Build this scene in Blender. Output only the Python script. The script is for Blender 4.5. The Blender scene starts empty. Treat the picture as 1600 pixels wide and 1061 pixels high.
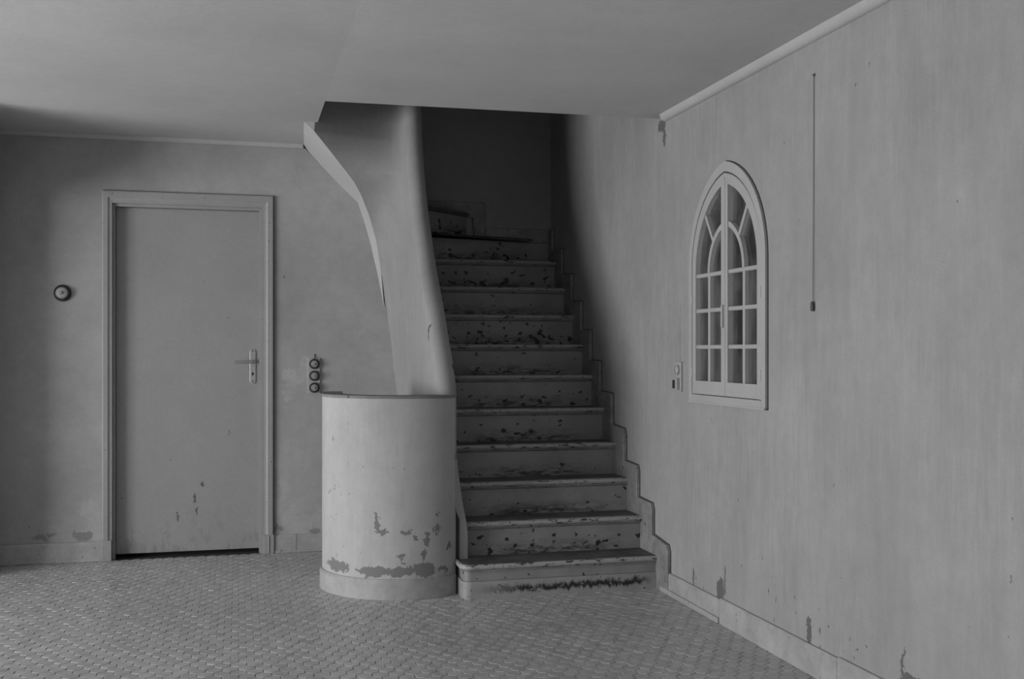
import bpy, bmesh, math, random
from mathutils import Vector, Matrix
random.seed(7)
scene = bpy.context.scene
COL = scene.collection

# ------------------------------------------------------------------ camera
cam_d = bpy.data.cameras.new('camera')
cam = bpy.data.objects.new('camera', cam_d)
COL.objects.link(cam)
cam.location = (0, 0, 1.2)
cam.rotation_euler = (math.radians(90), 0, -math.radians(14.425))
cam_d.sensor_width = 36.0
cam_d.lens = 1660.0 / 1600.0 * 36.0
cam_d.shift_y = 17.5 / 1600.0
cam_d.clip_start = 0.05
scene.camera = cam

# ------------------------------------------------------------------ world, light, exposure
w = bpy.data.worlds.new('world')
scene.world = w
w.use_nodes = True
w.node_tree.nodes['Background'].inputs[0].default_value = (0.8, 0.8, 0.8, 1)
w.node_tree.nodes['Background'].inputs[1].default_value = 0.3

def area(name, loc, rot, sx, sy, power):
    l = bpy.data.lights.new(name, 'AREA')
    l.shape = 'RECTANGLE'; l.size = sx; l.size_y = sy; l.energy = power
    o = bpy.data.objects.new(name, l)
    COL.objects.link(o); o.location = loc; o.rotation_euler = rot
    return o
XL, XR, YB, YS, YN = -5.2, 2.06, 6.46, 6.95, -2.2
WL = (1.4, 4.9, 0.15, 1.70)      # window in the left wall: y0, y1, z0, z1
WN = (-3.2, 0.3, 0.3, 2.15)     # added fill-light window behind the camera: x0, x1, z0, z1
# daylight in the left window opening, added fill light in the rear one
area('daylight_side_window', (XL - 0.10, (WL[0] + WL[1]) / 2, (WL[2] + WL[3]) / 2), (0, -math.pi / 2, 0), WL[3] - WL[2], WL[1] - WL[0], 400)
area('rear_fill_light', ((WN[0] + WN[1]) / 2, YN - 0.10, (WN[2] + WN[3]) / 2), (math.pi / 2, 0, 0), WN[1] - WN[0], WN[3] - WN[2], 20)

vs = scene.view_settings
vs.view_transform = 'Standard'
vs.look = 'None'
vs.gamma = 1.0
vs.use_curve_mapping = False
vs.exposure = -0.15

# ------------------------------------------------------------------ helpers
def tag(o, label=None, cat=None, group=None, kind=None):
    if label: o['label'] = label
    if cat: o['category'] = cat
    if group: o['group'] = group
    if kind: o['kind'] = kind
    return o

def attach(o, parent):
    if parent is not None:
        o.parent = parent
        L = Vector((0, 0, 0)); p = parent
        M = Matrix.Identity(4)
        while p is not None:
            M = Matrix.Translation(p.location) @ p.matrix_parent_inverse @ M if p.parent else Matrix.Translation(p.location) @ M
            p = p.parent
        o.matrix_parent_inverse = M.inverted()
    return o

def root(name, loc):
    o = bpy.data.objects.new(name, None)
    o.empty_display_size = 0.05
    COL.objects.link(o); o.location = loc
    return o

class B:
    """collects geometry in world coordinates; build() links it as one mesh object"""
    def __init__(self): self.v = []; self.f = []
    def add(self, vs, fs):
        n = len(self.v)
        self.v += [tuple(p) for p in vs]; self.f += [tuple(i + n for i in q) for q in fs]
        return self
    def box(self, x0, x1, y0, y1, z0, z1):
        return self.add([(x0,y0,z0),(x1,y0,z0),(x1,y1,z0),(x0,y1,z0),(x0,y0,z1),(x1,y0,z1),(x1,y1,z1),(x0,y1,z1)],
                        [(0,3,2,1),(4,5,6,7),(0,1,5,4),(1,2,6,5),(2,3,7,6),(3,0,4,7)])
    def prism(self, poly, axis, a0, a1):
        n = len(poly)
        def P(p, a):
            if axis == 'x': return (a, p[0], p[1])
            if axis == 'y': return (p[0], a, p[1])
            return (p[0], p[1], a)
        vs = [P(p, a0) for p in poly] + [P(p, a1) for p in poly]
        fs = [tuple(range(n)), tuple(range(2*n-1, n-1, -1))]
        fs += [(i, n+i, n+(i+1) % n, (i+1) % n) for i in range(n)]
        return self.add(vs, fs)
    def grid(self, rows, closed=False):
        n = len(rows[0]); vs = [p for r in rows for p in r]; fs = []
        for i in range(len(rows)-1):
            for j in range(n if closed else n-1):
                k = (j+1) % n
                fs.append((i*n+j, i*n+k, (i+1)*n+k, (i+1)*n+j))
        return self.add(vs, fs)
    def lathe(self, prof, c, axis, seg=28):
        """prof: (radius, height along axis) pairs"""
        ax = Vector(axis).normalized()
        a = ax.orthogonal().normalized(); b = ax.cross(a)
        c = Vector(c); rows = []
        for r, hgt in prof:
            rows.append([c + ax*hgt + (a*math.cos(t)+b*math.sin(t))*max(r, 1e-5) for t in [2*math.pi*i/seg for i in range(seg)]])
        n0 = len(self.v)
        self.grid(rows, closed=True)
        self.f.append(tuple(n0 + i for i in range(seg)))
        self.f.append(tuple(n0 + (len(rows)-1)*seg + i for i in reversed(range(seg))))
        return self
    def tube(self, path, r, seg=8):
        path = [Vector(p) for p in path]; rows = []
        for i, p in enumerate(path):
            d = (path[min(i+1, len(path)-1)] - path[max(i-1, 0)]).normalized()
            up = Vector((0,0,1)) if abs(d.z) < .9 else Vector((1,0,0))
            a = d.cross(up).normalized(); b = d.cross(a)
            rr = r[i] if isinstance(r, (list, tuple)) else r
            rows.append([p + (a*math.cos(t)+b*math.sin(t))*rr for t in [2*math.pi*k/seg for k in range(seg)]])
        n0 = len(self.v)
        self.grid(rows, closed=True)
        self.f.append(tuple(n0 + i for i in range(seg)))
        self.f.append(tuple(n0 + (len(rows)-1)*seg + i for i in reversed(range(seg))))
        return self
    def build(self, name, mat, parent=None, smooth=None, bevel=0, origin=None, segs=2):
        me = bpy.data.meshes.new(name)
        o0 = Vector(origin) if origin is not None else Vector((0,0,0))
        me.from_pydata([Vector(p)-o0 for p in self.v], [], self.f)
        bm = bmesh.new(); bm.from_mesh(me)
        bmesh.ops.remove_doubles(bm, verts=bm.verts, dist=1e-5)
        bmesh.ops.recalc_face_normals(bm, faces=bm.faces)
        if bevel:
            es = [e for e in bm.edges if len(e.link_faces) == 2 and e.calc_face_angle(0) > .6]
            bmesh.ops.bevel(bm, geom=es, offset=bevel, segments=segs, profile=.5, affect='EDGES', clamp_overlap=True)
        if smooth is not None:
            for f in bm.faces: f.smooth = True
            for e in bm.edges:
                if len(e.link_faces) == 2 and e.calc_face_angle(0) > smooth: e.smooth = False
        bm.to_mesh(me); bm.free()
        me.materials.append(mat)
        o = bpy.data.objects.new(name, me)
        COL.objects.link(o)
        o.location = o0
        attach(o, parent)
        return o

def interp(tab, x):
    """piecewise linear interpolation in a table of (x, value or tuple)"""
    if x <= tab[0][0]: return tab[0][1]
    for (a, p), (b, q) in zip(tab, tab[1:]):
        if x <= b:
            t = (x-a)/(b-a)
            if isinstance(p, (tuple, list)): return tuple(i+(j-i)*t for i, j in zip(p, q))
            return p+(q-p)*t
    return tab[-1][1]

# ------------------------------------------------------------------ materials
class N:
    def __init__(self, name):
        self.m = bpy.data.materials.new(name); self.m.use_nodes = True
        self.t = self.m.node_tree; self.p = self.t.nodes['Principled BSDF']
    def n(self, typ, **k):
        o = self.t.nodes.new(typ)
        for a, b in k.items(): setattr(o, a, b)
        return o
    def l(self, a, b): self.t.links.new(a, b)
    def put(self, s, v):
        if hasattr(v, 'is_output'): self.l(v, s)
        else: s.default_value = v
    def math(self, op, a, b=0.0, c=0.0, clamp=False):
        o = self.n('ShaderNodeMath', operation=op, use_clamp=clamp)
        self.put(o.inputs[0], a); self.put(o.inputs[1], b); self.put(o.inputs[2], c)
        return o.outputs[0]
    def vmath(self, op, a, b=(0,0,0)):
        o = self.n('ShaderNodeVectorMath', operation=op)
        self.put(o.inputs[0], a); self.put(o.inputs[1], b)
        return o
    def pos(self): return self.n('ShaderNodeNewGeometry').outputs['Position']
    def obj(self): return self.n('ShaderNodeTexCoord').outputs['Object']
    def noise(self, vec, scale, detail=3, rough=.55, stretch=None, w=None, dist=0):
        if stretch is not None: vec = self.vmath('MULTIPLY', vec, stretch).outputs[0]
        o = self.n('ShaderNodeTexNoise')
        if w is not None:
            o.noise_dimensions = '4D'; self.put(o.inputs['W'], w)
        self.l(vec, o.inputs['Vector'])
        o.inputs['Scale'].default_value = scale; o.inputs['Detail'].default_value = detail
        o.inputs['Roughness'].default_value = rough; o.inputs['Distortion'].default_value = dist
        return o.outputs[0]
    def ramp(self, x, a, b, lo=0.0, hi=1.0):
        o = self.n('ShaderNodeMapRange'); o.clamp = True
        self.put(o.inputs[0], x)
        for i, v in zip((1,2,3,4), (a,b,lo,hi)): self.put(o.inputs[i], v)
        return o.outputs[0]
    def mix(self, f, a, b):
        """mixes two grey values"""
        o = self.n('ShaderNodeMix')
        self.put(o.inputs[0], f); self.put(o.inputs[2], a); self.put(o.inputs[3], b)
        return o.outputs[0]
    def finish(self, val, rough=.8, bump=None, bs=.3, bd=.004, spec=.35, metal=0):
        c = self.n('ShaderNodeCombineColor')
        for i in range(3): self.put(c.inputs[i], val)
        self.l(c.outputs[0], self.p.inputs['Base Color'])
        self.put(self.p.inputs['Roughness'], rough)
        self.p.inputs['Specular IOR Level'].default_value = spec
        self.p.inputs['Metallic'].default_value = metal
        if bump is not None:
            b = self.n('ShaderNodeBump'); b.inputs['Strength'].default_value = bs; b.inputs['Distance'].default_value = bd
            self.l(bump, b.inputs['Height']); self.l(b.outputs[0], self.p.inputs['Normal'])
        return self.m
    def patches(self, P, lst, amt=.05, scale=22):
        """mask of ragged flaked patches: (centre, radii) in place coordinates"""
        o = self.n('ShaderNodeTexNoise'); self.l(P, o.inputs['Vector'])
        o.inputs['Scale'].default_value = scale; o.inputs['Detail'].default_value = 4
        d = self.vmath('SUBTRACT', o.outputs['Color'], (.5,.5,.5)).outputs[0]
        d = self.vmath('MULTIPLY', d, (amt*1.6,amt*1.6,amt*1.6)).outputs[0]
        o2 = self.n('ShaderNodeTexNoise'); self.l(P, o2.inputs['Vector'])
        o2.inputs['Scale'].default_value = scale*4; o2.inputs['Detail'].default_value = 3
        d2 = self.vmath('MULTIPLY', self.vmath('SUBTRACT', o2.outputs['Color'], (.5,.5,.5)).outputs[0], (amt*.7,amt*.7,amt*.7)).outputs[0]
        Q = self.vmath('ADD', self.vmath('ADD', P, d).outputs[0], d2).outputs[0]
        acc = 0.0
        for c, r in lst:
            a = self.vmath('SUBTRACT', Q, c).outputs[0]
            a = self.vmath('DIVIDE', a, r).outputs[0]
            le = self.vmath('LENGTH', a).outputs['Value']
            m = self.math('LESS_THAN', le, 1.0)
            acc = m if isinstance(acc, float) else self.math('MAXIMUM', acc, m)
        return acc

def plaster(name, base, streak=0.0, mott=.16, speck=.72, speckval=.35, rough=.85, wear=None, wearval=None, wamt=.05, lowspeck=True, stain=None):
    k = N(name); P = k.pos()
    a = k.noise(P, 1.3, 4, .6)
    v = k.math('MULTIPLY', k.ramp(a, .25, .75, 1-mott, 1+mott*.7), base)
    b = k.noise(P, 14, 5, .7)
    v = k.math('MULTIPLY', v, k.ramp(b, .25, .75, 1-mott*.45, 1+mott*.4))
    fine = k.noise(P, 120, 2, .6)
    v = k.math('MULTIPLY', v, k.ramp(fine, .3, .7, .97, 1.03))
    if streak:
        s = k.noise(P, 1.0, 5, .7, stretch=(9, 9, 1.4), dist=.4)
        v = k.math('MULTIPLY', v, k.ramp(s, .3, .7, 1-streak, 1+streak))
        s2 = k.noise(P, 1.0, 3, .6, stretch=(55, 55, 5))
        gate = k.noise(P, 2.2, 3, .6)
        v = k.math('MULTIPLY', v, k.mix(k.ramp(gate, .42, .6), 1.0, k.ramp(s2, .3, .7, 1-streak, 1+streak)))
    # small chips and dots, more of them low down on the wall
    z = k.n('ShaderNodeSeparateXYZ'); k.l(P, z.inputs[0])
    sp = k.noise(P, 34, 3, .6, stretch=(1, 1, .55))
    rar = k.noise(P, 3.0, 2, .5)
    thr = k.math('ADD', speck, k.ramp(rar, .35, .65, .10, 0))
    if lowspeck: thr = k.math('ADD', thr, k.ramp(z.outputs[2], .1, .9, -.035, .03))
    m = k.math('GREATER_THAN', sp, thr)
    v = k.mix(m, v, speckval*base)
    hgt = k.math('ADD', k.math('MULTIPLY', b, .6), k.math('MULTIPLY', fine, .25))
    hgt = k.math('SUBTRACT', hgt, k.math('MULTIPLY', m, .5))
    if stain:
        st = k.patches(P, stain[0], stain[2], 7)
        v = k.mix(k.math('MULTIPLY', k.math('MULTIPLY', st, k.ramp(b, .35, .6)), .6), v, stain[1])
    if wear:
        pm = k.patches(P, wear, wamt)
        v = k.mix(pm, v, wearval)
        hgt = k.math('SUBTRACT', hgt, k.math('MULTIPLY', pm, .9))
    return k.finish(v, rough, hgt, .35, .004)

def painted(name, base, rough=.55, chip=.70, chipval=.05, grime=0.0, mott=.1, gscale=1.0, marks=None):
    """old gloss paint on wood with chips"""
    k = N(name); P = k.pos()
    a = k.noise(P, 5*gscale, 4, .6)
    v = k.math('MULTIPLY', k.ramp(a, .25, .75, 1-mott, 1+mott), base)
    f = k.noise(P, 70, 3, .6)
    v = k.math('MULTIPLY', v, k.ramp(f, .3, .7, .96, 1.04))
    c = k.noise(P, 42, 3, .6)
    m = k.math('GREATER_THAN', c, chip)
    v = k.mix(m, v, chipval)
    if grime:
        g = k.noise(P, 9, 5, .7)
        v = k.math('MULTIPLY', v, k.ramp(g, .35, .7, 1.0, 1-grime))
    if marks:
        v = k.mix(k.patches(P, marks[0], .03), v, marks[1])
        z = k.n('ShaderNodeSeparateXYZ'); k.l(P, z.inputs[0])
        sm = k.noise(P, 1.0, 5, .7, stretch=(28, 28, 9))
        v = k.math('MULTIPLY', v, k.mix(k.math('MULTIPLY', k.ramp(z.outputs[2], .05, .30, 1.0, 0.0), k.ramp(sm, .52, .66)), 1.0, .72))
    hgt = k.math('SUBTRACT', k.math('MULTIPLY', f, .3), k.math('MULTIPLY', m, .8))
    return k.finish(v, rough, hgt, .3, .002, .4)

def plain(name, v, rough=.5, metal=0, spec=.4, nz=.06):
    k = N(name); f = k.noise(k.pos(), 60, 3, .6)
    return k.finish(k.math('MULTIPLY', k.ramp(f, .3, .7, 1-nz, 1+nz), v), rough, None, spec=spec, metal=metal)

M = {}
M['back'] = plaster('plaster_back_wall', .345, mott=.2, stain=([((.33,6.46,.20),(.10,.3,.09)), ((.25,6.46,.33),(.03,.3,.12)), ((.45,6.46,.22),(.06,.3,.05)), ((.28,6.46,1.0),(.05,.3,.10)), ((.38,6.46,1.08),(.06,.3,.09)), ((-.80,6.46,.22),(.06,.3,.14))], .42, .09),
                    wear=[((.22,6.46,.14),(.03,.3,.02)), ((.44,6.46,.125),(.025,.3,.012)), ((-.86,6.46,.15),(.06,.3,.022)), ((-1.08,6.46,.14),(.05,.3,.012)), ((-1.02,6.46,.165),(.02,.3,.01))], wearval=.23)
M['right'] = plaster('plaster_right_wall', .305, streak=.07, mott=.14, speck=.685,
                     wear=[((2.06,4.315,.145),(.3,.04,.05)), ((2.06,4.27,.20),(.3,.006,.07)), ((2.06,4.60,.14),(.3,.012,.04)), ((2.06,3.56,.15),(.3,.02,.055)), ((2.06,4.985,2.33),(.3,.05,.03)), ((2.06,4.95,2.27),(.3,.018,.05)), ((2.06,2.93,.15),(.3,.05,.03)), ((2.06,2.98,.19),(.3,.006,.07))], wearval=.12, wamt=.035)
M['ceil'] = plaster('plaster_ceiling', .50, mott=.10, speck=.82, lowspeck=False)
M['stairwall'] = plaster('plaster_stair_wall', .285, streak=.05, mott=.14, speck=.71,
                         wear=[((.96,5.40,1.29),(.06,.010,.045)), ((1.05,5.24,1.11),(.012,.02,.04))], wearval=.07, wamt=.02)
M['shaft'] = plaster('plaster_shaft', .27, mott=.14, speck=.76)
M['parapet'] = plaster('plaster_parapet', .40, streak=.05, mott=.14, speck=.655, speckval=.4,
                       wear=[((.47,5.2,.142),(.045,.3,.03)), ((.62,5.05,.135),(.085,.3,.027)), ((.76,5.05,.135),(.06,.3,.025)), ((.87,5.05,.14),(.055,.3,.035)), ((.97,5.05,.13),(.03,.3,.015)),
                             ((.645,5.05,.37),(.012,.3,.055)), ((.66,5.05,.325),(.03,.3,.014)), ((.885,5.05,.29),(.018,.3,.03)), ((.825,5.05,.295),(.014,.3,.018)), ((.785,5.05,.325),(.022,.3,.012)), ((.93,5.05,.33),(.012,.3,.025)), ((.87,5.05,.215),(.009,.3,.035)), ((.93,5.05,.41),(.01,.3,.014)), ((.765,5.05,.20),(.008,.3,.02))],
                       wearval=.18, wamt=.045)
M['cap'] = plaster('worn_cap', .20, mott=.3, speck=.6, speckval=.35)
M['door'] = painted('door_paint', .28, .45, chip=.74, chipval=.16, mott=.05, marks=([((-.252,6.52,.33),(.007,.3,.028)), ((-.212,6.52,.41),(.012,.3,.012)), ((-.236,6.52,.26),(.006,.3,.02)), ((-.345,6.52,.22),(.005,.3,.03)), ((-.05,6.52,.72),(.004,.3,.02))], .10))
M['frame'] = painted('frame_paint', .285, .5, chip=.70, chipval=.14, mott=.08)
M['base'] = painted('baseboard_paint', .38, .5, chip=.69, chipval=.12, grime=.25)
M['winpaint'] = painted('window_paint', .38, .5, chip=.735, chipval=.12, mott=.06)
M['skirt'] = painted('skirting_paint', .26, .5, chip=.67, chipval=.05, grime=.45)
M['cornice'] = plaster('cornice_paint', .42, mott=.08, speck=.74, lowspeck=False)
M['metal'] = plain('old_steel', .42, .36, .8)
M['dark'] = plain('dark_bakelite', .035, .3)
M['mid'] = plain('grey_porcelain', .26, .35)
M['plate'] = plain('painted_plate', .36, .45)
M['black'] = plain('blackness', .01, .9)
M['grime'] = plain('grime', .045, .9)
M['cord'] = plain('cord_cloth', .10, .8)

def riser_mat():
    k = N('riser_paint'); P = k.obj()
    rnd = k.n('ShaderNodeObjectInfo').outputs['Random']
    W = k.math('MULTIPLY', rnd, 37.0)
    a = k.noise(P, 6, 4, .6, w=W)
    v = k.math('MULTIPLY', k.ramp(a, .25, .75, .78, 1.15), .25)
    xyz = k.n('ShaderNodeSeparateXYZ'); k.l(P, xyz.inputs[0])
    X, Z = xyz.outputs[0], xyz.outputs[2]
    # scuffed band along the foot of the riser, where shoes strike it
    g = k.noise(P, 1.0, 5, .7, stretch=(14, 14, 60), w=W)
    low = k.ramp(Z, .02, .075, 1.0, 0.0)
    mid = k.math('MULTIPLY', k.ramp(X, .15, .35), k.ramp(X, .7, .9, 1.0, 0.0))
    sc = k.math('MULTIPLY', k.ramp(g, .42, .58), k.math('MULTIPLY', low, k.math('ADD', k.math('MULTIPLY', mid, .75), .2)))
    v = k.mix(sc, v, .035)
    # flaked spots
    thr = k.math('ADD', .64, k.ramp(Z, .02, .15, -.02, .05))
    thr = k.math('ADD', thr, k.ramp(rnd, 0, 1, -.045, .03))
    c = k.noise(P, 26, 3, .5, stretch=(1, 1, 1.3), w=W)
    m = k.math('GREATER_THAN', c, thr)
    c2 = k.noise(P, 75, 2, .5, w=W)
    m = k.math('MAXIMUM', m, k.math('GREATER_THAN', c2, .72))
    v = k.mix(m, v, .022)
    return k.finish(v, .5, k.math('MULTIPLY', m, -1.0), .4, .002, .4)
M['riser'] = riser_mat()

def nosing_mat():
    k = N('nosing_paint'); P = k.pos()
    a = k.noise(P, 1.0, 5, .75, stretch=(16, 40, 60))
    m = k.ramp(a, .56, .60)
    f = k.noise(P, 60, 3, .6)
    m = k.math('MAXIMUM', m, k.math('GREATER_THAN', f, .66))
    v = k.mix(m, .34, .04)
    return k.finish(v, .5, m, .3, .001)
M['nosing'] = nosing_mat()

def tread_mat():
    k = N('tread_worn'); P = k.pos()
    a = k.noise(P, 1.0, 5, .7, stretch=(3, 40, 40))
    b = k.noise(P, 7, 4, .65)
    v = k.math('MULTIPLY', k.ramp(a, .3, .7, .6, 1.4), k.ramp(b, .3, .7, .05, .13))
    return k.finish(v, .5, a, .2, .002)
M['tread'] = tread_mat()

def foot_mat():
    k = N('first_step_foot'); P = k.pos()
    a = k.noise(P, 6, 4, .6)
    v = k.math('MULTIPLY', k.ramp(a, .25, .75, .8, 1.15), .30)
    xyz = k.n('ShaderNodeSeparateXYZ'); k.l(P, xyz.inputs[0])
    g = k.noise(P, 1.0, 5, .75, stretch=(16, 16, 26))
    zz = k.math('ADD', xyz.outputs[2], k.ramp(k.noise(P, 1.0, 4, .7, stretch=(45, 45, 10)), .3, .7, -.016, .016))
    band = k.math('MULTIPLY', k.ramp(zz, .022, .034), k.ramp(zz, .048, .066, 1.0, 0.0))
    sx = k.math('MULTIPLY', k.ramp(xyz.outputs[0], 1.1, 1.35), k.ramp(xyz.outputs[0], 1.95, 2.02, 1.0, 0.0))
    v = k.mix(k.math('MULTIPLY', k.math('MULTIPLY', band, sx), k.ramp(g, .34, .46)), v, .02)
    c = k.noise(P, 40, 3, .6)
    v = k.mix(k.math('GREATER_THAN', c, .68), v, .04)
    return k.finish(v, .5, c, .2, .002)
M['foot'] = foot_mat()

def tile_mat():
    k = N('floor_tile'); P = k.pos()
    a = k.noise(P, 1.1, 3, .6)
    b = k.noise(P, 16, 2, .5)
    c = k.noise(P, 60, 4, .7)
    v = k.math('MULTIPLY', k.ramp(a, .3, .7, .86, 1.1), k.ramp(b, .3, .7, .84, 1.16))
    v = k.math('MULTIPLY', v, k.ramp(c, .3, .7, .93, 1.07))
    v = k.math('MULTIPLY', v, .42)
    r = k.ramp(a, .3, .7, .30, .44)
    return k.finish(v, r, c, .12, .002, .5)
M['tile'] = tile_mat()
M['grout'] = plain('grout', .06, .9)

def glass_mat():
    k = N('window_glass')
    nt = k.t; out = nt.nodes['Material Output']
    g = k.n('ShaderNodeBsdfGlossy'); g.inputs['Roughness'].default_value = .06; g.inputs['Color'].default_value = (.8,.8,.8,1)
    t = k.n('ShaderNodeBsdfTransparent'); t.inputs['Color'].default_value = (.72,.72,.72,1)
    d = k.n('ShaderNodeBsdfDiffuse'); d.inputs['Color'].default_value = (.35,.35,.35,1)
    P = k.pos()
    f = k.n('ShaderNodeFresnel'); f.inputs[0].default_value = 1.5
    m1 = k.n('ShaderNodeMixShader'); k.l(f.outputs[0], m1.inputs[0]); k.l(t.outputs[0], m1.inputs[1]); k.l(g.outputs[0], m1.inputs[2])
    dirt = k.ramp(k.noise(P, 6, 5, .7, stretch=(1, 2.5, .8)), .4, .75, .04, .24)
    m2 = k.n('ShaderNodeMixShader'); k.l(dirt, m2.inputs[0]); k.l(m1.outputs[0], m2.inputs[1]); k.l(d.outputs[0], m2.inputs[2])
    k.l(m2.outputs[0], out.inputs[0])
    return k.m
M['glass'] = glass_mat()
def curtain_mat():
    k = N('curtain_cloth'); P = k.pos()
    a = k.noise(P, 1, 4, .6, stretch=(30, 30, 1.5))
    return k.finish(k.ramp(a, .3, .7, .045, .15), .9, a, .2, .004)
M['curtain'] = curtain_mat()

def struct(o, label, cat): return tag(o, label, cat, kind='structure')

# ------------------------------------------------------------------ floor: slab and hexagonal tiles
fl = B().box(XL-.15, XR+.25, YN-.15, YS+.15, -.12, -.006).build('floor', M['grout'])
struct(fl, 'grey floor of small hexagonal tiles laid in rows', 'floor')
PT = .060; RAD = PT/math.sqrt(3)
def hexa(cx, cy, b, shift=(0,0)):
    ro = RAD - .0011/math.cos(math.pi/6); ri = ro - .0022
    dz = random.uniform(-.0007, .0007); tx = random.uniform(-.012, .012); ty = random.uniform(-.012, .012)
    rows = []
    for r, z in ((ro, -.008), (ro, -.0016), (ri, 0.0)):
        rows.append([(cx+r*math.sin(a), cy+r*math.cos(a), z+dz+(tx*r*math.sin(a)+ty*r*math.cos(a) if z > -.005 else 0)) for a in [math.pi/3*i for i in range(6)]])
    n0 = len(b.v)
    b.grid(rows, closed=True); b.f.append(tuple(n0+12+i for i in range(6)))
cells = []
DY = PT*math.sqrt(3)/2
Y0 = 1.6; XT = -2.28
j = 0; y = Y0
while y < YB+.02:
    x = XT + (PT/2 if j % 2 else 0)
    while x < XR+.03:
        cells.append((x, y)); x += PT
    y += DY; j += 1
ct, st = math.cos(math.radians(14.425)), math.sin(math.radians(14.425))
def project(X, Y, Z):
    t = ct*Y+st*X; xx = ct*X-st*Y
    return 800+1660*xx/t, 548-1660*(Z-1.2)/t
def hidden_cell(x, y):
    if y < 2.2: return False
    return (x > 1.08 and y > 5.08)
cells = [c for c in cells if not hidden_cell(*c)]
inview = []
for c in cells:
    u, v = project(c[0], c[1], 0)
    if 12 < u < 1588 and v < 1056 and c[0] < 2.0: inview.append((-v, c))
inview.sort()
near = set(c for _, c in inview[:300])
protos = []
for i in range(6):
    hb = B(); hexa(0, 0, hb)
    me = bpy.data.meshes.new('floor_tile'); me.from_pydata(hb.v, [], hb.f); me.materials.append(M['tile']); me.update()
    protos.append(me)
rest = B()
for i, c in enumerate(cells):
    if c in near:
        o = bpy.data.objects.new('floor_tile', protos[i % 6]); COL.objects.link(o)
        o.location = (c[0], c[1], 0); o.parent = fl
    else: hexa(c[0], c[1], rest)
me = bpy.data.meshes.new('floor_tiling'); me.from_pydata(rest.v, [], rest.f); me.materials.append(M['tile']); me.update()
ft = bpy.data.objects.new('floor_tiling', me); COL.objects.link(ft); ft.parent = fl; ft['kind'] = 'stuff'
B().box(XL, XR, YN, Y0-.03, -.006, -.001).box(XL, XT-.035, Y0-.03, YB, -.006, -.001).build('floor_bed', M['tile'], fl)

# ------------------------------------------------------------------ ceiling with the stairwell opening
def zc(x): return interp([(-2, 2.436), (.41, 2.430), (2.06, 2.374), (2.4, 2.363)], x)
OA, OB = (.412, 5.30), (2.20, 5.0)          # near edge of the opening
cb = B()
T = .24
def slab(poly):
    n = len(poly)
    vs = [(x, y, zc(x)) for x, y in poly] + [(x, y, zc(x)+T) for x, y in poly]
    cb.add(vs, [tuple(range(n)), tuple(range(2*n-1, n-1, -1))] + [(i, n+i, n+(i+1) % n, (i+1) % n) for i in range(n)])
slab([(XL-.1, YN-.1), (.412, YN-.1), (.412, 5.30), (.412, 5.80), (.345, 5.80), (.376, YB+.05), (XL-.1, YB+.05)])
slab([(.412, YN-.1), (OB[0], YN-.1), OB, OA])
ceil = cb.build('ceiling', M['ceil'])
struct(ceil, 'pale plaster ceiling with a large opening above the stairs', 'ceiling')

# ------------------------------------------------------------------ back wall with the door opening, ending along the stair soffit
Wc = [(.374,2.45),(.374,2.42),(.457,2.332),(.567,2.223),(.698,2.097),(.736,1.984),(.775,1.853),(.812,1.698),(.872,1.446),(.93,1.212),(.97,.938),(1.0,.5),(1.01,0)]
DX0, DX1, DZ = -.722, .155, 2.075
bw = B()
bw.prism([(XL-.1,-.01),(DX0,-.01),(DX0,DZ),(DX0,2.5),(XL-.1,2.5)], 'y', YB, YB+.14)
bw.prism([(DX0,DZ),(DX1,DZ),(DX1,2.5),(DX0,2.5)], 'y', YB, YB+.14)
bw.prism([(DX1,-.01),(1.01,-.01)] + [p for p in reversed(Wc)] + [(.374,2.5),(DX1,2.5),(DX1,DZ)], 'y', YB, YB+.14)
o = bw.build('wall_back', M['back'])
struct(o, 'mottled grey plaster wall that holds the flush door', 'wall')

# ------------------------------------------------------------------ right wall with the pointed window opening
def arch(wd, zb, zs, rise, n=14, yc=4.252):
    """outline of a pointed arch, from the bottom at +Y, over the apex, to the bottom at -Y"""
    R = (wd*wd+rise*rise)/(2*wd); a1 = math.asin(min(1, rise/R))
    if rise > R: a1 = math.pi-a1
    half = [(wd-R+R*math.cos(a1*i/n), zs+R*math.sin(a1*i/n)) for i in range(n+1)]
    half[-1] = (0, zs+rise)
    pts = [(yc+wd, zb)] + [(yc+p, q) for p, q in half] + [(yc-p, q) for p, q in reversed(half[:-1])] + [(yc-wd, zb)]
    return pts
YC = 4.252
Wo = dict(wd=.374, zb=.965, zs=1.585, rise=.441)
hole = arch(.352, .985, 1.58, .42)
rw = B()
yl, yr = YC+.352, YC-.352
X0, X1 = XR, XR+.25
rw.prism([(yl,-.01),(YS+.1,-.01),(YS+.1,4.5),(yl,4.5)], 'x', X0, X1)
rw.prism([(YN-.1,-.01),(yr,-.01),(yr,4.5),(YN-.1,4.5)], 'x', X0, X1)
rw.prism([(yr,-.01),(yl,-.01),(yl,.985),(yr,.985)], 'x', X0, X1)
mid = len(hole)//2
rw.prism(hole[1:mid+1] + [(YC,4.5),(yl,4.5)], 'x', X0, X1)
rw.prism(hole[mid:-1] + [(yr,4.5),(YC,4.5)], 'x', X0, X1)
o = rw.build('wall_right', M['right'])
struct(o, 'long streaked plaster wall with the pointed arched window', 'wall')

# the other walls of the room, with its left and added rear windows
lw = B()
lw.box(XL-.2, XL, YN-.1, WL[0], -.01, 2.6).box(XL-.2, XL, WL[1], YB+.14, -.01, 2.6).box(XL-.2, XL, WL[0], WL[1], -.01, WL[2]).box(XL-.2, XL, WL[0], WL[1], WL[3], 2.6)
struct(lw.build('wall_left', M['back']), 'plaster wall with the daylight window at the left', 'wall')
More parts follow.
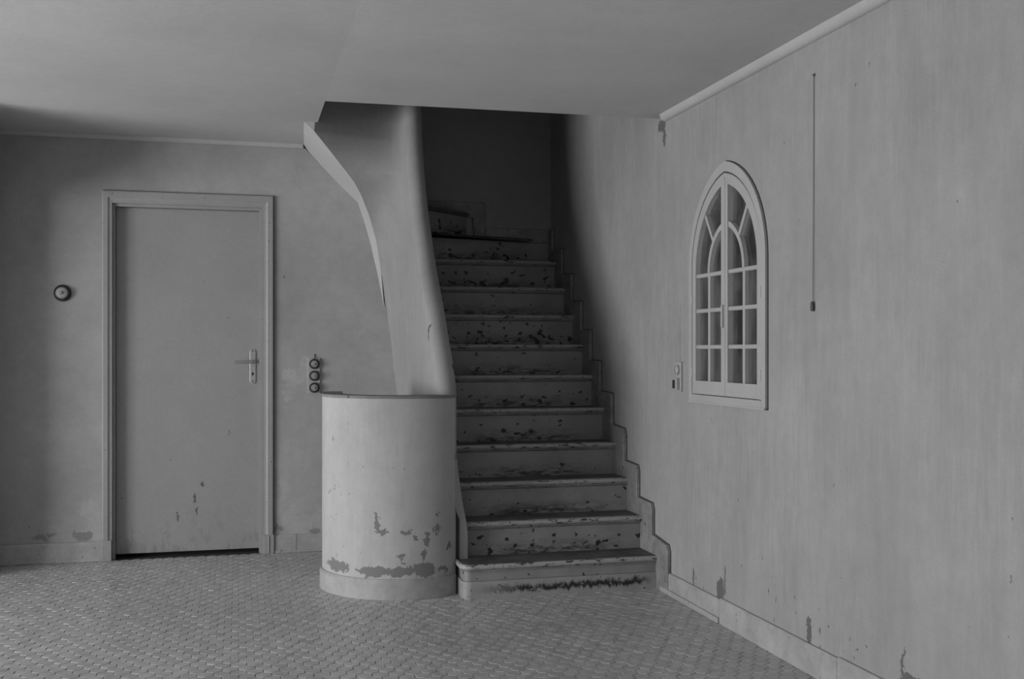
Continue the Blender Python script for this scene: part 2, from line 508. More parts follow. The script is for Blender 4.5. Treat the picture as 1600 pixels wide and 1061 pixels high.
# unseen wall return added outside the view to shade the corner by the door
SHADE_WALL = (-1.80, -1.33, 6.14)
struct(B().box(SHADE_WALL[0], SHADE_WALL[1], SHADE_WALL[2], YB+.02, -.01, 2.44).build('corner_shade_wall', M['back']), 'short unseen plaster wall return added to shade the corner left of the door', 'wall')
nw = B()
nw.box(XL-.2, WN[0], YN-.2, YN, -.01, 2.6).box(WN[1], XR+.25, YN-.2, YN, -.01, 2.6).box(WN[0], WN[1], YN-.2, YN, -.01, WN[2]).box(WN[0], WN[1], YN-.2, YN, WN[3], 2.6)
struct(nw.build('wall_near', M['back']), 'plaster wall with an added fill window behind the viewer', 'wall')

# ------------------------------------------------------------------ stair shaft above the opening
sh = B()
sh.prism([(.35,YS),(XR+.1,YS),(XR+.1,YS+.12),(.35,YS+.12)], 'z', -.01, 4.5)
sh.prism([(-1.3,YS),(.35,YS),(.35,YS+.12),(-1.3,YS+.12)], 'z', 1.9, 4.5)
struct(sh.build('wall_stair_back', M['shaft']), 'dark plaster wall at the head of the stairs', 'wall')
su = B()
su.box(-1.3, XR+.2, 4.9, YS+.12, 4.5, 4.6)                                    # lid of the shaft
su.prism([OA, OB, (OB[0], OB[1]-.1), (OA[0]-.1, OA[1]-.1)], 'z', 2.46, 4.5)   # above the near edge
su.box(.29, .39, 5.2, 5.80, 2.46, 4.5)
su.box(-1.4, -1.3, 5.7, YS+.12, 2.0, 4.5)
su.box(-1.3, .37, YB+.02, YB+.12, 2.2, 2.46)
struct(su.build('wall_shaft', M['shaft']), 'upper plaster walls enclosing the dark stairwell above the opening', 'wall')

# ------------------------------------------------------------------ sweeping stair wall and the soffit under the winders
Cc = [(.336,5.80,2.43),(.394,5.81,2.383),(.488,5.92,2.30),(.637,6.10,2.165),(.687,6.19,2.106),(.745,6.30,2.007),(.796,6.38,1.876),(.83,6.43,1.719),(.857,YB,1.446)]
Ltab = [(0,(.985,YB+.03)),(.5,(.965,YB+.03)),(.938,(.935,YB+.03)),(1.212,(.896,YB+.03)),(1.446,(.857,YB+.03)),(1.719,(.83,6.43)),(1.876,(.796,6.38)),(2.007,(.745,6.30)),(2.106,(.687,6.19)),(2.165,(.637,6.10)),(2.30,(.488,5.92)),(2.383,(.394,5.81)),(2.43,(.394,5.80))]
Ntab = [(0,5.19),(.98,5.188),(1.07,5.212),(1.253,5.383),(1.462,5.555),(1.65,5.75),(1.876,5.915),(2.073,6.06),(2.39,6.195),(2.649,6.25)]
rr = .05
rows = []
zs_ = [0, .3, .6, .9] + [.95+.0125*i for i in range(137)] + [2.8, 3.2, 3.8, 4.5]
for z in zs_:
    yn = sum(interp(Ntab, z+d_) for d_ in (-.1,-.06,-.02,.02,.06,.1))/6
    g = sum(interp([(.98, 1.0), (1.6, .99), (2.4, .952)], z+d_) for d_ in (-.15,-.05,.05,.15))/4
    S = Vector((1.05*g, yn*g)); zz = z if z < 1 else 1.2+(z-1.2)*g if z < 2.7 else z
    Lp = Vector(interp(Ltab, zz))
    ray = S.normalized()
    Nc = S + Vector((-ray.y, ray.x))*rr
    Qc = Vector((Nc.x-.012, max(Lp.y-.01, Nc.y+.15)))
    d = (Qc-Nc).normalized(); nl = Vector((-d.y, d.x))
    A = Nc+nl*rr
    Q = Qc+nl*rr
    Q = Q*.88+(Lp+A)*.06
    sec = []
    for i in range(17):
        t = i/16
        p = Lp*(1-t)**2 + Q*2*t*(1-t) + A*t*t
        sec.append((p.x, p.y, zz))
    for i in range(1, 10):
        an = math.pi*i/10
        p = Nc + nl*rr*math.cos(an) - d*rr*math.sin(an)
        sec.append((p.x, p.y, zz))
    for i in range(9):
        t = 1-.78*i/8
        p = Lp*(1-t)**2 + Q*2*t*(1-t) + A*t*t
        tg = ((Q-Lp)*(1-t) + (A-Q)*t).normalized()
        p = p + Vector((-tg.y, tg.x))*2*rr
        sec.append((p.x, p.y, zz))
    rows.append(sec)
sw = B(); sw.grid(rows)
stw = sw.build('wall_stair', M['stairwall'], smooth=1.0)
struct(stw, 'sweeping plaster stair wall narrowing to a rounded edge beside the steps', 'wall')
so = B()
Wm = [(.376,2.43),(.41,2.385),(.47,2.32),(.60,2.19),(.698,2.097),(.736,1.984),(.773,1.853),(.806,1.698),(.857,1.446)]
def along(pts, t):
    i_ = min(int(t), len(pts)-2); q = t-i_
    return Vector(pts[i_])*(1-q)+Vector(pts[i_+1])*q
Cs = [Vector((c[0]+.002, c[1]+.002, c[2])) for c in Cc]; Ws = [Vector((x, YB+.005, z)) for x, z in Wm]
so.grid([[along(Cs, k_/5)*(1-m_/6)+along(Ws, k_/5)*(m_/6) for k_ in range(41)] for m_ in range(7)])
so.add([(.336,5.80,2.432),(.394,5.81,2.383),(.398,5.80,2.432)], [(0,1,2)])
so.build('soffit', M['cornice'], stw, smooth=.5)
# back wall of the stair side, closing the space beside the upper steps
B().box(.84, .94, YB+.05, YS, 0, 1.9).build('side_panel', M['shaft'], stw)

# ------------------------------------------------------------------ trims: cornices and baseboards
def quarter(r, n=6): return [(0,0)] + [(r*math.cos(math.pi/2*i/n), r*math.sin(math.pi/2*i/n)) for i in range(n+1)]
t1 = B()
prof = [(0,0),(0,-.028),(-.006,-.030),(-.017,-.024),(-.022,-.012),(-.022,0)]
rowsA = [[(x, YB+p[0], zc(x)+p[1]+.004) for p in prof] for x in (SHADE_WALL[1], -.5, .372)]
t1.grid(rowsA, closed=True); t1.f.append(tuple(range(12, 18)))
struct(t1.build('trim_1', M['cornice'], smooth=1.2), 'thin pale cornice bead along the top of the door wall', 'cornice')
t2 = B()
prof = [(.01,.03),(.01,-.032),(-.004,-.034),(-.020,-.026),(-.030,-.012),(-.034,.004),(-.034,.03)]
rowsA = [[(XR+p[0], y, zc(XR)+p[1]) for p in prof] for y in (YN, 4.935)]
t2.grid(rowsA, closed=True); t2.f.append(tuple(range(7, 14)))
struct(t2.build('trim_2', M['cornice'], smooth=1.2), 'pale rounded cornice along the top of the window wall', 'cornice')

def baseboard_run(name, pieces, axis, label):
    r = root(name, pieces[0][0]); struct(r, label, 'baseboard')
    for (a, b, hh, th) in [p[1] for p in pieces]:
        bb = B()
        if axis == 'x':
            bb.prism([(YB-.0035,0),(YB-th,0),(YB-th,hh-.010),(YB-th+.004,hh-.002),(YB-th+.007,hh),(YB-.0035,hh)], 'x', a, b)
        else:
            bb.prism([(XR-.0045,0),(XR-th,0),(XR-th,hh-.010),(XR-th+.004,hh-.002),(XR-th+.007,hh),(XR-.0045,hh)], 'y', a, b)
        bb.build('board', M['base'], r)
    return r
r = baseboard_run('baseboard_back', [((-1.1,YB,0),(SHADE_WALL[1],-.757,.113,.016)), ((0,0,0),(.203,.332,.107,.014)), ((0,0,0),(.334,.97,.105,.013))], 'x', 'cracked painted baseboard on both sides of the flush door')
B().box(SHADE_WALL[1], -.757, YB-.021, YB, 0, .018).build('shoe_moulding', M['base'], r, bevel=.003)
B().box(.203, .97, YB-.018, YB, 0, .014).build('shoe_moulding', M['base'], r, bevel=.003)
r = baseboard_run('baseboard_right', [((XR,3,0),(4.298,4.875,.105,.014)), ((0,0,0),(3.35,4.296,.112,.014)), ((0,0,0),(YN,3.348,.118,.014))], 'y', 'painted baseboard along the foot of the window wall')
B().box(XR-.024, XR, 4.298, 4.96, 0, .026).build('shoe_moulding', M['base'], r, bevel=.004)

# ------------------------------------------------------------------ flush door in its frame
dr = root('door_1', (-.28, YB, 0)); struct(dr, 'plain grey flush door with a steel lever handle', 'door')
leaf = B().box(-.688, .121, YB+.060, YB+.098, .022, 2.030).build('door_leaf', M['door'], dr, bevel=.003)
B().box(DX0, DX1, YB+.13, YB+.16, -.005, DZ).build('threshold_backing', M['black'], dr)
# casing: a moulded flat with a mitred head
def casing(name, side):
    b = B()
    xo, xi, xs, zo, zi, zs2 = -.754, -.706, -.688, 2.115, 2.062, 2.034
    if side == 'right': xo, xi, xs = .199, .146, .119
    prof = [(0.0, YB+.004), (0.0, YB-.016), (.12, YB-.019), (.62, YB-.019), (.78, YB-.012), (1.0, YB-.010)]
    def pt(f, y, top):
        if side == 'top': 
            return ((-.754+(-.706+.754)*f, y, zo+(zi-zo)*f) if top == 0 else (.199+(.146-.199)*f, y, zo+(zi-zo)*f))
        return (xo+(xi-xo)*f, y, (zo+(zi-zo)*f) if top else 0)
    rws = [[pt(f, y, e) for f, y in prof] for e in (0, 1)]
    b.grid(rws)
    # inner rebate that the leaf closes into
    if side == 'top':
        b.box(-.7015, .1455, YB-.0085, YB+.012, zs2+.012, zi+.001).box(-.7015, .127, YB+.013, YB+.058, zs2-.004, zi+.02)
    elif side == 'left':
        b.box(xi-.02, xi+.004, YB-.010, YB+.059, 0, zi).box(xi+.004, xs, YB+.016, YB+.059, 0, zs2)
    else:
        b.box(xs+.009, xi, YB-.010, YB+.059, 0, zi).box(xs-.002, xs+.010, YB+.004, YB+.059, 0, zs2)
    return b.build(name, M['frame'], dr, bevel=0)
for sd in ('left', 'right', 'top'): casing('casing', sd)
# open joint over the casing; right-hand strip paints its shadow and dirt
B().box(-.752, .2025, YB-.0025, YB+.002, 2.110, 2.1185).box(.194, .2035, YB-.006, YB+.002, .112, 2.117).build('joint_shade_strip', M['grime'], dr)
B().box(-.757, -.703, YB-.026, YB+.004, 0, .118).build('plinth_block', M['frame'], dr, bevel=.003)
pb = B().box(.143, .202, YB-.024, YB+.004, 0, .112).box(.168, .176, YB-.028, YB-.02, .004, .108)
pb.build('plinth_block', M['frame'], dr, bevel=.002)
# handle
hx, hz = .081, 1.134
pl = B(); yp = YB+.060
pl.prism([(hx+.017*math.cos(a), 1.191+.017*math.sin(a)) for a in [math.pi*i/8 for i in range(9)]] + [(hx+.017*math.cos(a), 1.020+.017*math.sin(a)) for a in [math.pi+math.pi*i/8 for i in range(9)]], 'y', yp-.006, yp)
plate = pl.build('handle_plate', M['metal'], dr, bevel=.0015)
for z in (1.197, 1.017): B().lathe([(.004,0),(.004,.0015),(.002,.002)], (hx, yp-.006, z), (0,-1,0), 10).build('screw', M['dark'], plate)
B().prism([(hx+.006*math.cos(a), 1.062+.010*math.sin(a)) for a in [2*math.pi*i/12 for i in range(12)]], 'y', yp-.0066, yp-.005).build('keyhole', M['black'], plate)
lv = B()
lv.lathe([(.014,0),(.014,.006),(.010,.008),(.009,.045)], (hx, yp-.006, hz), (0,-1,0), 16)
lv.tube([(hx+.006, yp-.048, hz), (hx-.012, yp-.052, hz), (hx-.06, yp-.052, hz-.001), (hx-.102, yp-.050, hz-.001)], [.010,.009,.0075,.0085], 12)
lv.build('lever', M['metal'], dr, smooth=.9)

# ------------------------------------------------------------------ staircase
NY = [4.998,5.204,5.403,5.602,5.802,5.998,6.180,6.366,6.556,6.765]
NZ = [.152,.322,.497,.674,.858,1.043,1.224,1.409,1.592,1.783]
TOP = [z+.014 for z in NZ]
SX = [1.035,1.075,1.06,1.05,1.04,1.03,1.02,.98,.93,.93]
stair = root('staircase', (1.55, 5.0, 0))
tag(stair, 'steep painted staircase with chipped risers climbing along the window wall', 'staircase')
def nosing_prof(y, zt, th=.026, r=.012):
    return [(y+.04, zt), (y+r, zt), (y+.004, zt-.004), (y, zt-.012), (y+.003, zt-.021), (y+.010, zt-th), (y+.04, zt-th)]
TH = .026
XE = XR-.002
for k in range(10):
    x0 = SX[k]; y = NY[k]; zt = TOP[k]
    zb = 0 if k == 0 else TOP[k-1]
    ynext = NY[k+1]+.05 if k < 9 else YS
    if k == 0:
        # bullnosed first step
        rad = .055; cx, cy = x0+rad, y+rad
        def outl(off):
            a0 = [(cx-(rad-off)*math.cos(t), cy-(rad-off)*math.sin(t)) for t in [math.pi/2*i/8 for i in range(9)]]
            return a0
        def ring(off, yb): return [(x0+off, yb)] + outl(off) + [(XE, y+off), (XE, yb)]
        b = B(); offs = [(.012,zt),(.004,zt-.004),(0,zt-.012),(.003,zt-.021),(.010,zt-TH)]
        b.grid([[(p[0],p[1],z) for p in ring(o_, 5.27)] for o_, z in offs], closed=True)
        n0 = len(ring(0,5.27)); b.f.append(tuple(range(n0))); b.f.append(tuple(reversed(range(4*n0, 5*n0))))
        no = b.build('nosing', M['nosing'], None, smooth=.8)
        b = B(); b.prism(ring(.013, 5.26), 'z', zt-.004, zt+.001)
        td = b.build('tread', M['tread'], stair); attach(no, td)
        b = B(); b.prism(ring(.020, 5.2), 'z', .085, zt-TH); o = b.build('riser', M['riser'], stair, smooth=.6, origin=(x0, y, .0))
        B().prism(ring(.014, 5.2), 'z', zt-TH-.010, zt-TH).build('moulding', M['skirt'], o, smooth=.6)
        B().prism(ring(.012, 5.2), 'z', 0, .084).build('foot_board', M['foot'], stair, smooth=.6)
        continue
    if k == 9: poly = [(x0-.05, y+.03), (XE, y+.03), (XE, YS-.002), (1.99, YS-.002), (x0-.05, 6.70+.02)]
    else: poly = [(x0, y+.03), (XE, y+.03), (XE, ynext), (x0, ynext)]
    td = B().prism(poly, 'z', zt-TH, zt).build('tread', M['tread'], stair)
    B().prism(nosing_prof(y, zt+.0005), 'x', x0, XE-.012).build('nosing', M['nosing'], td, smooth=.7)
    ri = B().box(x0, XE-.008, y+.028, y+.046, zb, zt-TH).build('riser', M['riser'], stair, origin=(1.05, y, zb))
    B().prism([(y+.028, zt-TH), (y+.014, zt-TH), (y+.015, zt-TH-.006), (y+.021, zt-TH-.012), (y+.028, zt-TH-.014)], 'x', x0, XE-.01).build('moulding', M['skirt'], ri)
# winders turning to the left
def winder(a, b_, c_, d_, zt, zb):
    """a-b_: nosing line (inner to outer end), c_-d_: next nosing line (outer to inner)"""
    A, Bv = Vector(a), Vector(b_)
    dr_ = (Bv-A).normalized(); nn = Vector((-dr_.y, dr_.x))
    td = B().prism([tuple(A+nn*.02), tuple(Bv+nn*.02), c_, d_], 'z', zt-TH, zt).build('tread', M['tread'], stair)
    rws = []
    for e in (A, Bv): rws.append([(e.x+nn.x*p, e.y+nn.y*p, z) for p, z in [(q[0], q[1]) for q in nosing_prof(0, zt+.0005)]])
    nb = B(); nb.grid(rws, closed=True); nb.f.append(tuple(range(7))); nb.f.append(tuple(range(7, 14)))
    nb.build('nosing', M['tread'], td, smooth=.7)
    r0, r1 = A+nn*.028, Bv+nn*.028; s0, s1 = A+nn*.045, Bv+nn*.045
    B().prism([tuple(r0), tuple(r1), tuple(s1), tuple(s0)], 'z', zb, zt-TH).build('riser', M['riser'], stair, origin=(a[0], a[1], zb))
Z11, Z12 = 1.958, 2.118
YW = YS-.003
winder((.95,6.69), (1.99,6.945), (1.40,YW), (.97,6.50), Z11, TOP[9])
winder((1.0,6.49), (1.51,6.945), (1.0,YW), (.93,6.46), Z12, Z11)
for i in range(2):
    x1 = .99-.27*i; z = 2.29+.178*i
    B().box(x1-.32, x1, 6.12, YW, z-TH, z).build('tread', M['tread'], stair)
    B().box(x1-.05, x1-.03, 6.12, YW, z-.178, z-TH).build('riser', M['riser'], stair, origin=(x1, 6.1, z-.178))

# stepped skirting up the window wall
sk = [(4.868,0,.240),(5.077,.262,.419),(5.283,.427,.592),(5.479,.600,.772),(5.686,.785,.958),(5.891,.964,1.138),(6.067,1.146,1.323),(6.245,1.332,1.504),(6.440,1.517,1.685),(6.650,1.704,1.868),(6.865,1.878,2.02)]
for i, (yv, z0, z1) in enumerate(sk):
    yn_ = sk[i+1][0] if i+1 < len(sk) else YS-.001
    zb = 0 if i == 0 else (TOP[i-1]-.03 if i <= 10 else 0)
    ch = .030 if i < 4 else .004
    zlow = TOP[i-1]-.02 if i else 0
    zj = z0 if i else 0
    yy = min(NY[i]+.06 if i < 10 else YW, yn_+.14)
    zt_in = (TOP[i] if i < 10 else Z11)-.03
    z1n = sk[i+1][1] if i+1 < len(sk) else z1
    poly = [(yv, zlow), (yv, z1-ch), (yv+ch*.55, z1), (yn_, z1n), (yn_, zt_in), (min(yy, yn_-.001), zt_in), (min(yy, yn_-.001), zlow)]
    poly = [(yv, zlow), (yv, z1-ch), (yv+ch*.55, z1), (yn_, z1n), (yn_, zt_in), (min(NY[i]+.03 if i < 10 else yn_-.01, yn_-.002), zt_in), (min(NY[i]+.03 if i < 10 else yn_-.01, yn_-.002), zlow)]
    ob = B().prism(poly, 'x', XR-.020, XR+.004).build('skirting_board', M['skirt'], stair, bevel=.0025, segs=1)
    g_ = .0035
    B().prism([(yv-g_, zj), (yv-g_, z1-ch+.001), (yv+ch*.55-.002, z1+g_), (yn_-.001, z1n+g_), (yn_-.001, z1n-.01), (yv+.02, z1-.02), (yv+.02, zj)], 'x', XR-.003, XR+.003).build('joint_shade_strip', M['grime'], ob)
# the same boards on the wall at the head of the stairs
B().prism([(1.60,Z11-.03),(XR-.02,Z11-.03),(XR-.02,2.022),(1.60,2.022)], 'y', YS-.018, YS+.004).build('skirting_board', M['skirt'], stair, bevel=.0025, segs=1)
B().prism([(1.0,Z12-.03),(1.51,Z12-.03),(1.53,Z11-.03),(1.598,Z11-.03),(1.598,2.190),(1.0,2.190)], 'y', YS-.018, YS+.004).build('skirting_board', M['skirt'], stair, bevel=.0025, segs=1)
# string board at the low wall, flaring at its foot
rws = []
for z, xr_ in ((.167,1.104),(.30,1.104),(.36,1.094),(.44,1.078),(.52,1.066),(.60,1.054),(.66,1.05)):
    rws.append([(1.062 if z < .4 else 1.03,5.165,z),(xr_-.004,5.165,z),(xr_,5.169,z),(xr_,5.60,z),(1.02,5.60,z)])
b = B(); b.grid(rws, closed=True); b.f.append(tuple(range(5))); b.f.append(tuple(range(30, 35)))
b.build('string_board', M['stairwall'], stair, smooth=.5)

# ------------------------------------------------------------------ low rounded parapet beside the first step
par = root('low_parapet', (.75, 5.1, 0))
tag(par, 'low rounded plaster wall with flaking base beside the bottom step', 'low wall')
def curve_wall(off):
    """outer face at offset off (positive = outwards), as a plan line from the stair side to the rounded end"""
    pts = []
    R_ = .40+off
    for x, y_ in ((1.037,5.162),(1.02,5.146),(1.0,5.130),(.975,5.114),(.95,5.1035),(.92,5.0945)): pts.append((x+off*(x-.82)*1.2, y_-off))
    cx, cy = .822, 5.488
    for i in range(25):
        a = math.radians(-90 + 10 - 100*i/24)
        pts.append((cx+(.41+off)*math.cos(a), cy+(.405+off)*math.sin(a)*1.0))
    for q in (.08, .16, .24): pts.append((.412-off+.076*q*1.15, 5.488+q))
    return pts
def wall_strip(o_out, o_in, z0, z1):
    outer = curve_wall(o_out); inner = curve_wall(o_in)
    e0, e1 = Vector(outer[-1]), Vector(inner[-1])
    c = (e0+e1)/2; rad_ = (e0-e1).length/2
    dirn = (e0-Vector(outer[-2])).normalized()
    cap = [tuple(c + (e0-c)*math.cos(t) + dirn*rad_*math.sin(t)) for t in [math.pi*i/8 for i in range(1, 8)]]
    poly = outer + cap + list(reversed(inner))
    return B().prism(poly, 'z', z0, z1)
wall_strip(0, -.10, 0, .968).build('plaster_body', M['parapet'], par, smooth=.7)
wall_strip(.003, -.104, .968, .982).build('cap', M['cap'], par, smooth=.7)
wall_strip(.013, -.113, 0, .092).build('baseboard', M['base'], par, smooth=.7)
wall_strip(.010, -.110, .092, .099).build('baseboard_bead', M['base'], par, smooth=.7)

# ------------------------------------------------------------------ pointed window
win = root('window_1', (XR, YC, .965)); struct(win, 'pointed arched casement window with dusty small panes', 'window')
XF = 2.047
lo_g = arch(.3365, .965, 1.578, .3965)
def ringp(o_, i_, x0, x1, half=None):
    b = B(); n = len(o_); m_ = n//2
    rng = range(n-1) if half is None else (range(0, m_) if half == 'l' else range(m_, n-1))
    for i in rng:
        b.prism([o_[i], o_[i+1], i_[i+1], i_[i]], 'x', x0, x1)
    return b
fo, fi = arch(**Wo), arch(.340, .965, 1.58, .402)
fr = ringp(fo, fi, XF, XR+.06)
fr.box(XF-.0006, XR+.059, YC-.341, YC+.341, .9655, .998)
wf = fr.build('window_frame', M['winpaint'], win)
# dark strip between the frame and the plaster, on the far side and below
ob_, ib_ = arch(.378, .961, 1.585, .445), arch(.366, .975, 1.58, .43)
ringp(ob_, ib_, XR-.003, XR+.003, 'r').box(XR-.003, XR+.003, YC-.376, YC+.372, .9605, .968).build('joint_shade_strip', M['grime'], wf)
ringp(fi, lo_g, XF+.002, XF+.004, 'r').build('joint_shade_strip', M['grime'], wf)
B().box(XF-.004, XF+.004, YC-.374, YC+.374, .960, .968).build('sill_bead', M['winpaint'], win)
XS = 2.049; XG = 2.072
lo, li = arch(.337, 1.001, 1.578, .397), arch(.300, 1.001, 1.562, .368)
bars = [1.543, 1.382, 1.217]
ZB = 1.062
IA_W, IA_Z, IA_R = .170, 1.552, .205     # inner small arch
def inner_arch(wd, rise, n=10):
    R = (wd*wd+rise*rise)/(2*wd); a1 = math.asin(rise/R)
    if rise > R: a1 = math.pi-a1
    return [(wd-R+R*math.cos(a1*i/n), IA_Z+R*math.sin(a1*i/n)) for i in range(n)] + [(0, IA_Z+rise)]
ia_o, ia_i = inner_arch(IA_W+.010, IA_R+.014), inner_arch(IA_W-.010, IA_R-.012)
def outer_half(n=14): 
    h_ = arch(.300, 1.001, 1.562, .368)
    return [(p[0]-YC, p[1]) for p in h_[1:len(h_)//2+1]]
OH = outer_half()
for s in (1, -1):
    mir = lambda pts: [(YC+s*p, q) for p, q in pts]
    b = ringp(lo, li, XS, XS+.04, 'l' if s > 0 else 'r')
    yA, yB_ = sorted((YC+s*.002, YC+s*.032)); b.box(XS-.0007, XS+.039, yA, yB_, 1.002, 1.9605)
    yA, yB_ = sorted((YC+s*.032, YC+s*.301)); b.box(XS-.0004, XS+.0385, yA, yB_, 1.0015, ZB)
    lf = b.build('casement', M['winpaint'], win)
    for z in bars:
        yA, yB_ = sorted((YC+s*.030, YC+s*.302))
        B().box(XS+.004, XS+.03, yA, yB_, z-.009, z+.009).build('glazing_bar', M['winpaint'], lf, bevel=.003, segs=1)
    yA, yB_ = sorted((YC+s*.161, YC+s*.179))
    B().box(XS+.005, XS+.029, yA, yB_, ZB-.002, IA_Z).build('glazing_bar', M['winpaint'], lf, bevel=.003, segs=1)
    b = B()
    for i in range(len(ia_o)-1):
        b.prism(mir([ia_o[i], ia_o[i+1], ia_i[i+1], ia_i[i]]), 'x', XS+.004, XS+.03)
    b.build('glazing_bar', M['winpaint'], lf)
    # slanting bar from the small arch to the outer one
    p0, p1 = Vector((.122, 1.685)), Vector((.212, 1.822)); dd = (p1-p0).normalized(); nn = Vector((-dd.y, dd.x))*.009
    B().prism(mir([tuple(p0-nn), tuple(p1-nn), tuple(p1+nn), tuple(p0+nn)]), 'x', XS+.005, XS+.029).build('glazing_bar', M['winpaint'], lf)
    # panes
    zz_ = [ZB] + sorted(bars)
    for za, zb_ in zip(zz_, zz_[1:]):
        for ya, yb in ((.030,.170),(.170,.301)):
            a_, c_ = sorted((YC+s*ya, YC+s*yb))
            B().box(XG, XG+.003, a_, c_, za, zb_).build('pane', M['glass'], lf)
    B().prism(mir([(.030, 1.543)] + [(.172, 1.543)] + [p for p in ia_o if p[0] > .03] + [(.030, 1.74)]), 'x', XG, XG+.003).build('pane', M['glass'], lf)
    side = [(.172, 1.543), (.301, 1.543)] + [p for p in OH if p[1] < 1.815] + [(.209, 1.822), (.122, 1.685)] + [p for p in reversed(ia_o) if p[1] < 1.68]
    B().prism(mir(side), 'x', XG, XG+.003).build('pane', M['glass'], lf)
    if s > 0:   # broken pane: the edge of what is left is curved
        top = [(.122, 1.685), (.209, 1.822)] + [p for p in OH if 1.825 < p[1] < 1.90] + [(.075, 1.86), (.085, 1.80), (.080, 1.74)]
    else:
        top = [(.122, 1.685), (.209, 1.822)] + [p for p in OH if p[1] > 1.825 and p[0] > .03] + [(.030, 1.90), (.030, 1.755)]
    B().prism(mir(top), 'x', XG, XG+.003).build('pane', M['glass'], lf)
    for z in (1.10, 1.44):
        B().lathe([(.005,-.022),(.006,-.02),(.006,.02),(.005,.022)], (XS-.002, YC+s*.336, z), (0,0,1), 8).build('hinge', M['winpaint'], lf)
B().box(XS-.006, XS+.002, YC-.009, YC+.009, 1.001, 1.955).build('meeting_bead', M['winpaint'], win, bevel=.003, segs=1)
lt = B().box(XS-.016, XS-.004, YC-.007, YC+.007, 1.30, 1.40)
lt.build('latch', M['winpaint'], win, bevel=.003)
B().box(XR+.20, XR+.24, YC-.36, YC+.36, .97, 2.03).build('backing', M['black'], win)
# curtain hanging behind the panes
pts = []
for i in range(121):
    y_ = YC-.345+.69*i/120
    pts.append((XR+.085+.020*math.sin(i*.62)+.010*math.sin(i*.23+1), y_))
cu = B(); cu.grid([[(x, y_, z) for x, y_ in pts] for z in (1.0, 1.4, 1.99)])
cu.grid([[(x+.003, y_, z) for x, y_ in pts] for z in (1.0, 1.4, 1.99)])
o = cu.build('curtain', M['curtain'], smooth=1.2)
tag(o, 'dark pleated curtain hanging behind the small panes of the pointed window', 'curtain')

# ------------------------------------------------------------------ switches, bell push and cord
bl = root('rotary_switch', (-.965, YB, 1.526)); tag(bl, 'round dark rotary switch alone on the wall left of the door', 'switch')
c = (-.965, YB, 1.526)
B().lathe([(.047,0),(.047,.012),(.044,.016),(.036,.018)], c, (0,-1,0), 36).build('base', M['dark'], bl, smooth=.7)
B().lathe([(.038,.016),(.038,.030),(.035,.034),(.028,.035)], c, (0,-1,0), 36).build('ring', M['dark'], bl, smooth=.7)
B().lathe([(.033,.030),(.032,.040),(.026,.046),(.012,.048)], c, (0,-1,0), 36).build('cover', M['plate'], bl, smooth=.9)
B().lathe([(.010,.046),(.009,.056),(.005,.061),(.001,.062)], c, (0,-1,0), 18).build('knob', M['metal'], bl, smooth=.9)

tp = root('switch_panel', (.436, YB, .94)); tag(tp, 'upright panel of three round dark switches between door and low wall', 'switch panel')
B().box(.400, .472, YB-.010, YB+.002, .942, 1.156).build('plate', M['plate'], tp, bevel=.002)
for i, z in enumerate((1.121, 1.050, .979)):
    c = (.438, YB-.010, z)
    kb = B().lathe([(.031,0),(.031,.010),(.028,.014),(.022,.015)], c, (0,-1,0), 30).build('switch_body', M['dark'], tp, smooth=.7)
    B().lathe([(.020,.012),(.020,.019),(.018,.022),(.012,.0225)], c, (0,-1,0), 26).build('cover', M['mid'], kb, smooth=.8)
    B().lathe([(.0075,.021),(.0075,.028),(.006,.031),(.001,.032)], c, (0,-1,0), 14).build('knob', M['mid'], kb, smooth=.9)
B().tube([(.438, YB-.012, 1.15), (.440, YB-.004, 1.165), (.441, YB-.003, 1.18)], .003, 8).build('cable', M['cord'], tp)

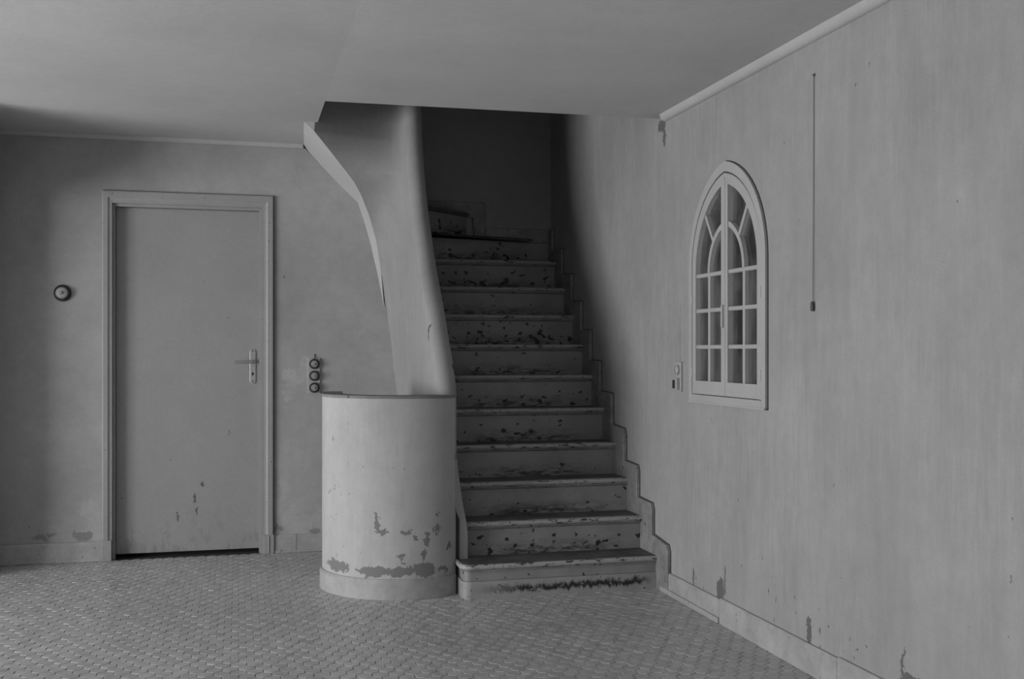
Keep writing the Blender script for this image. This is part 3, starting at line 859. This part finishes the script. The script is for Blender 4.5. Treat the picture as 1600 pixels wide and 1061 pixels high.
ws = root('light_switch', (XR, 4.75, 1.07)); tag(ws, 'small painted socket and switch plate left of the pointed window', 'switch')
B().box(XR-.012, XR+.002, 4.722, 4.786, 1.004, 1.147).build('plate', M['plate'], ws, bevel=.003)
B().lathe([(.024,0),(.024,.010),(.021,.013),(.019,.013),(.017,.006),(.010,.006)], (XR-.012, 4.755, 1.108), (-1,0,0), 26).build('socket', M['plate'], ws, smooth=.7)
kb = B().box(XR-.030, XR-.010, 4.733, 4.777, 1.012, 1.068).build('switch_body', M['plate'], ws, bevel=.004)
B().box(XR-.036, XR-.029, 4.748, 4.770, 1.018, 1.060).build('rocker', M['dark'], kb, bevel=.003)
B().tube([(XR-.001, 4.757, 1.146), (XR-.001, 4.757, 1.26), (XR+.001, 4.757, 1.42)], .003, 8).build('conduit', M['right'], ws)

pc = root('pull_cord', (XR, 3.524, 1.34)); tag(pc, 'thin cord with a small pendant hanging on the wall right of the window', 'cord')
B().tube([(XR-.004, 3.521, 2.218), (XR-.004, 3.522, 1.9), (XR-.005, 3.5235, 1.6), (XR-.006, 3.524, 1.37)], .0013, 8).build('cord', M['cord'], pc)
B().lathe([(.004,0),(.0065,-.006),(.0075,-.030),(.006,-.036)], (XR-.009, 3.524, 1.382), (0,0,1), 14).build('pendant', M['cord'], pc, smooth=.8)
B().lathe([(.004,0),(.006,.003),(.003,.008)], (XR, 3.521, 2.218), (-1,0,0), 12).build('hook', M['cord'], pc, smooth=.8)

# ------------------------------------------------------------------ frames of the left window and the added rear one, out of the photograph's view
for nm, horiz in (('window_2', True), ('rear_fill_window', False)):
    if horiz:
        a0, a1, z0, z1 = WL
        r = root(nm, (XL, a0, z0)); struct(r, 'plain casement window in the left wall giving daylight', 'window')
        P_ = lambda p, q, za, zb: B().box(XL-.09, XL-.04, p, q, za, zb)
    else:
        a0, a1, z0, z1 = WN
        r = root(nm, (a0, YN, z0)); struct(r, 'plain casement window added behind the viewer for fill light', 'window')
        P_ = lambda p, q, za, zb: B().box(p, q, YN-.09, YN-.04, za, zb)
    for p, q, za, zb in ((a0, a0+.06, z0, z1), (a1-.06, a1, z0, z1), ((a0+a1)/2-.04, (a0+a1)/2+.04, z0, z1), (a0, a1, z0, z0+.06), (a0, a1, z1-.06, z1)):
        P_(p, q, za, zb).build('window_bar', M['winpaint'], r)
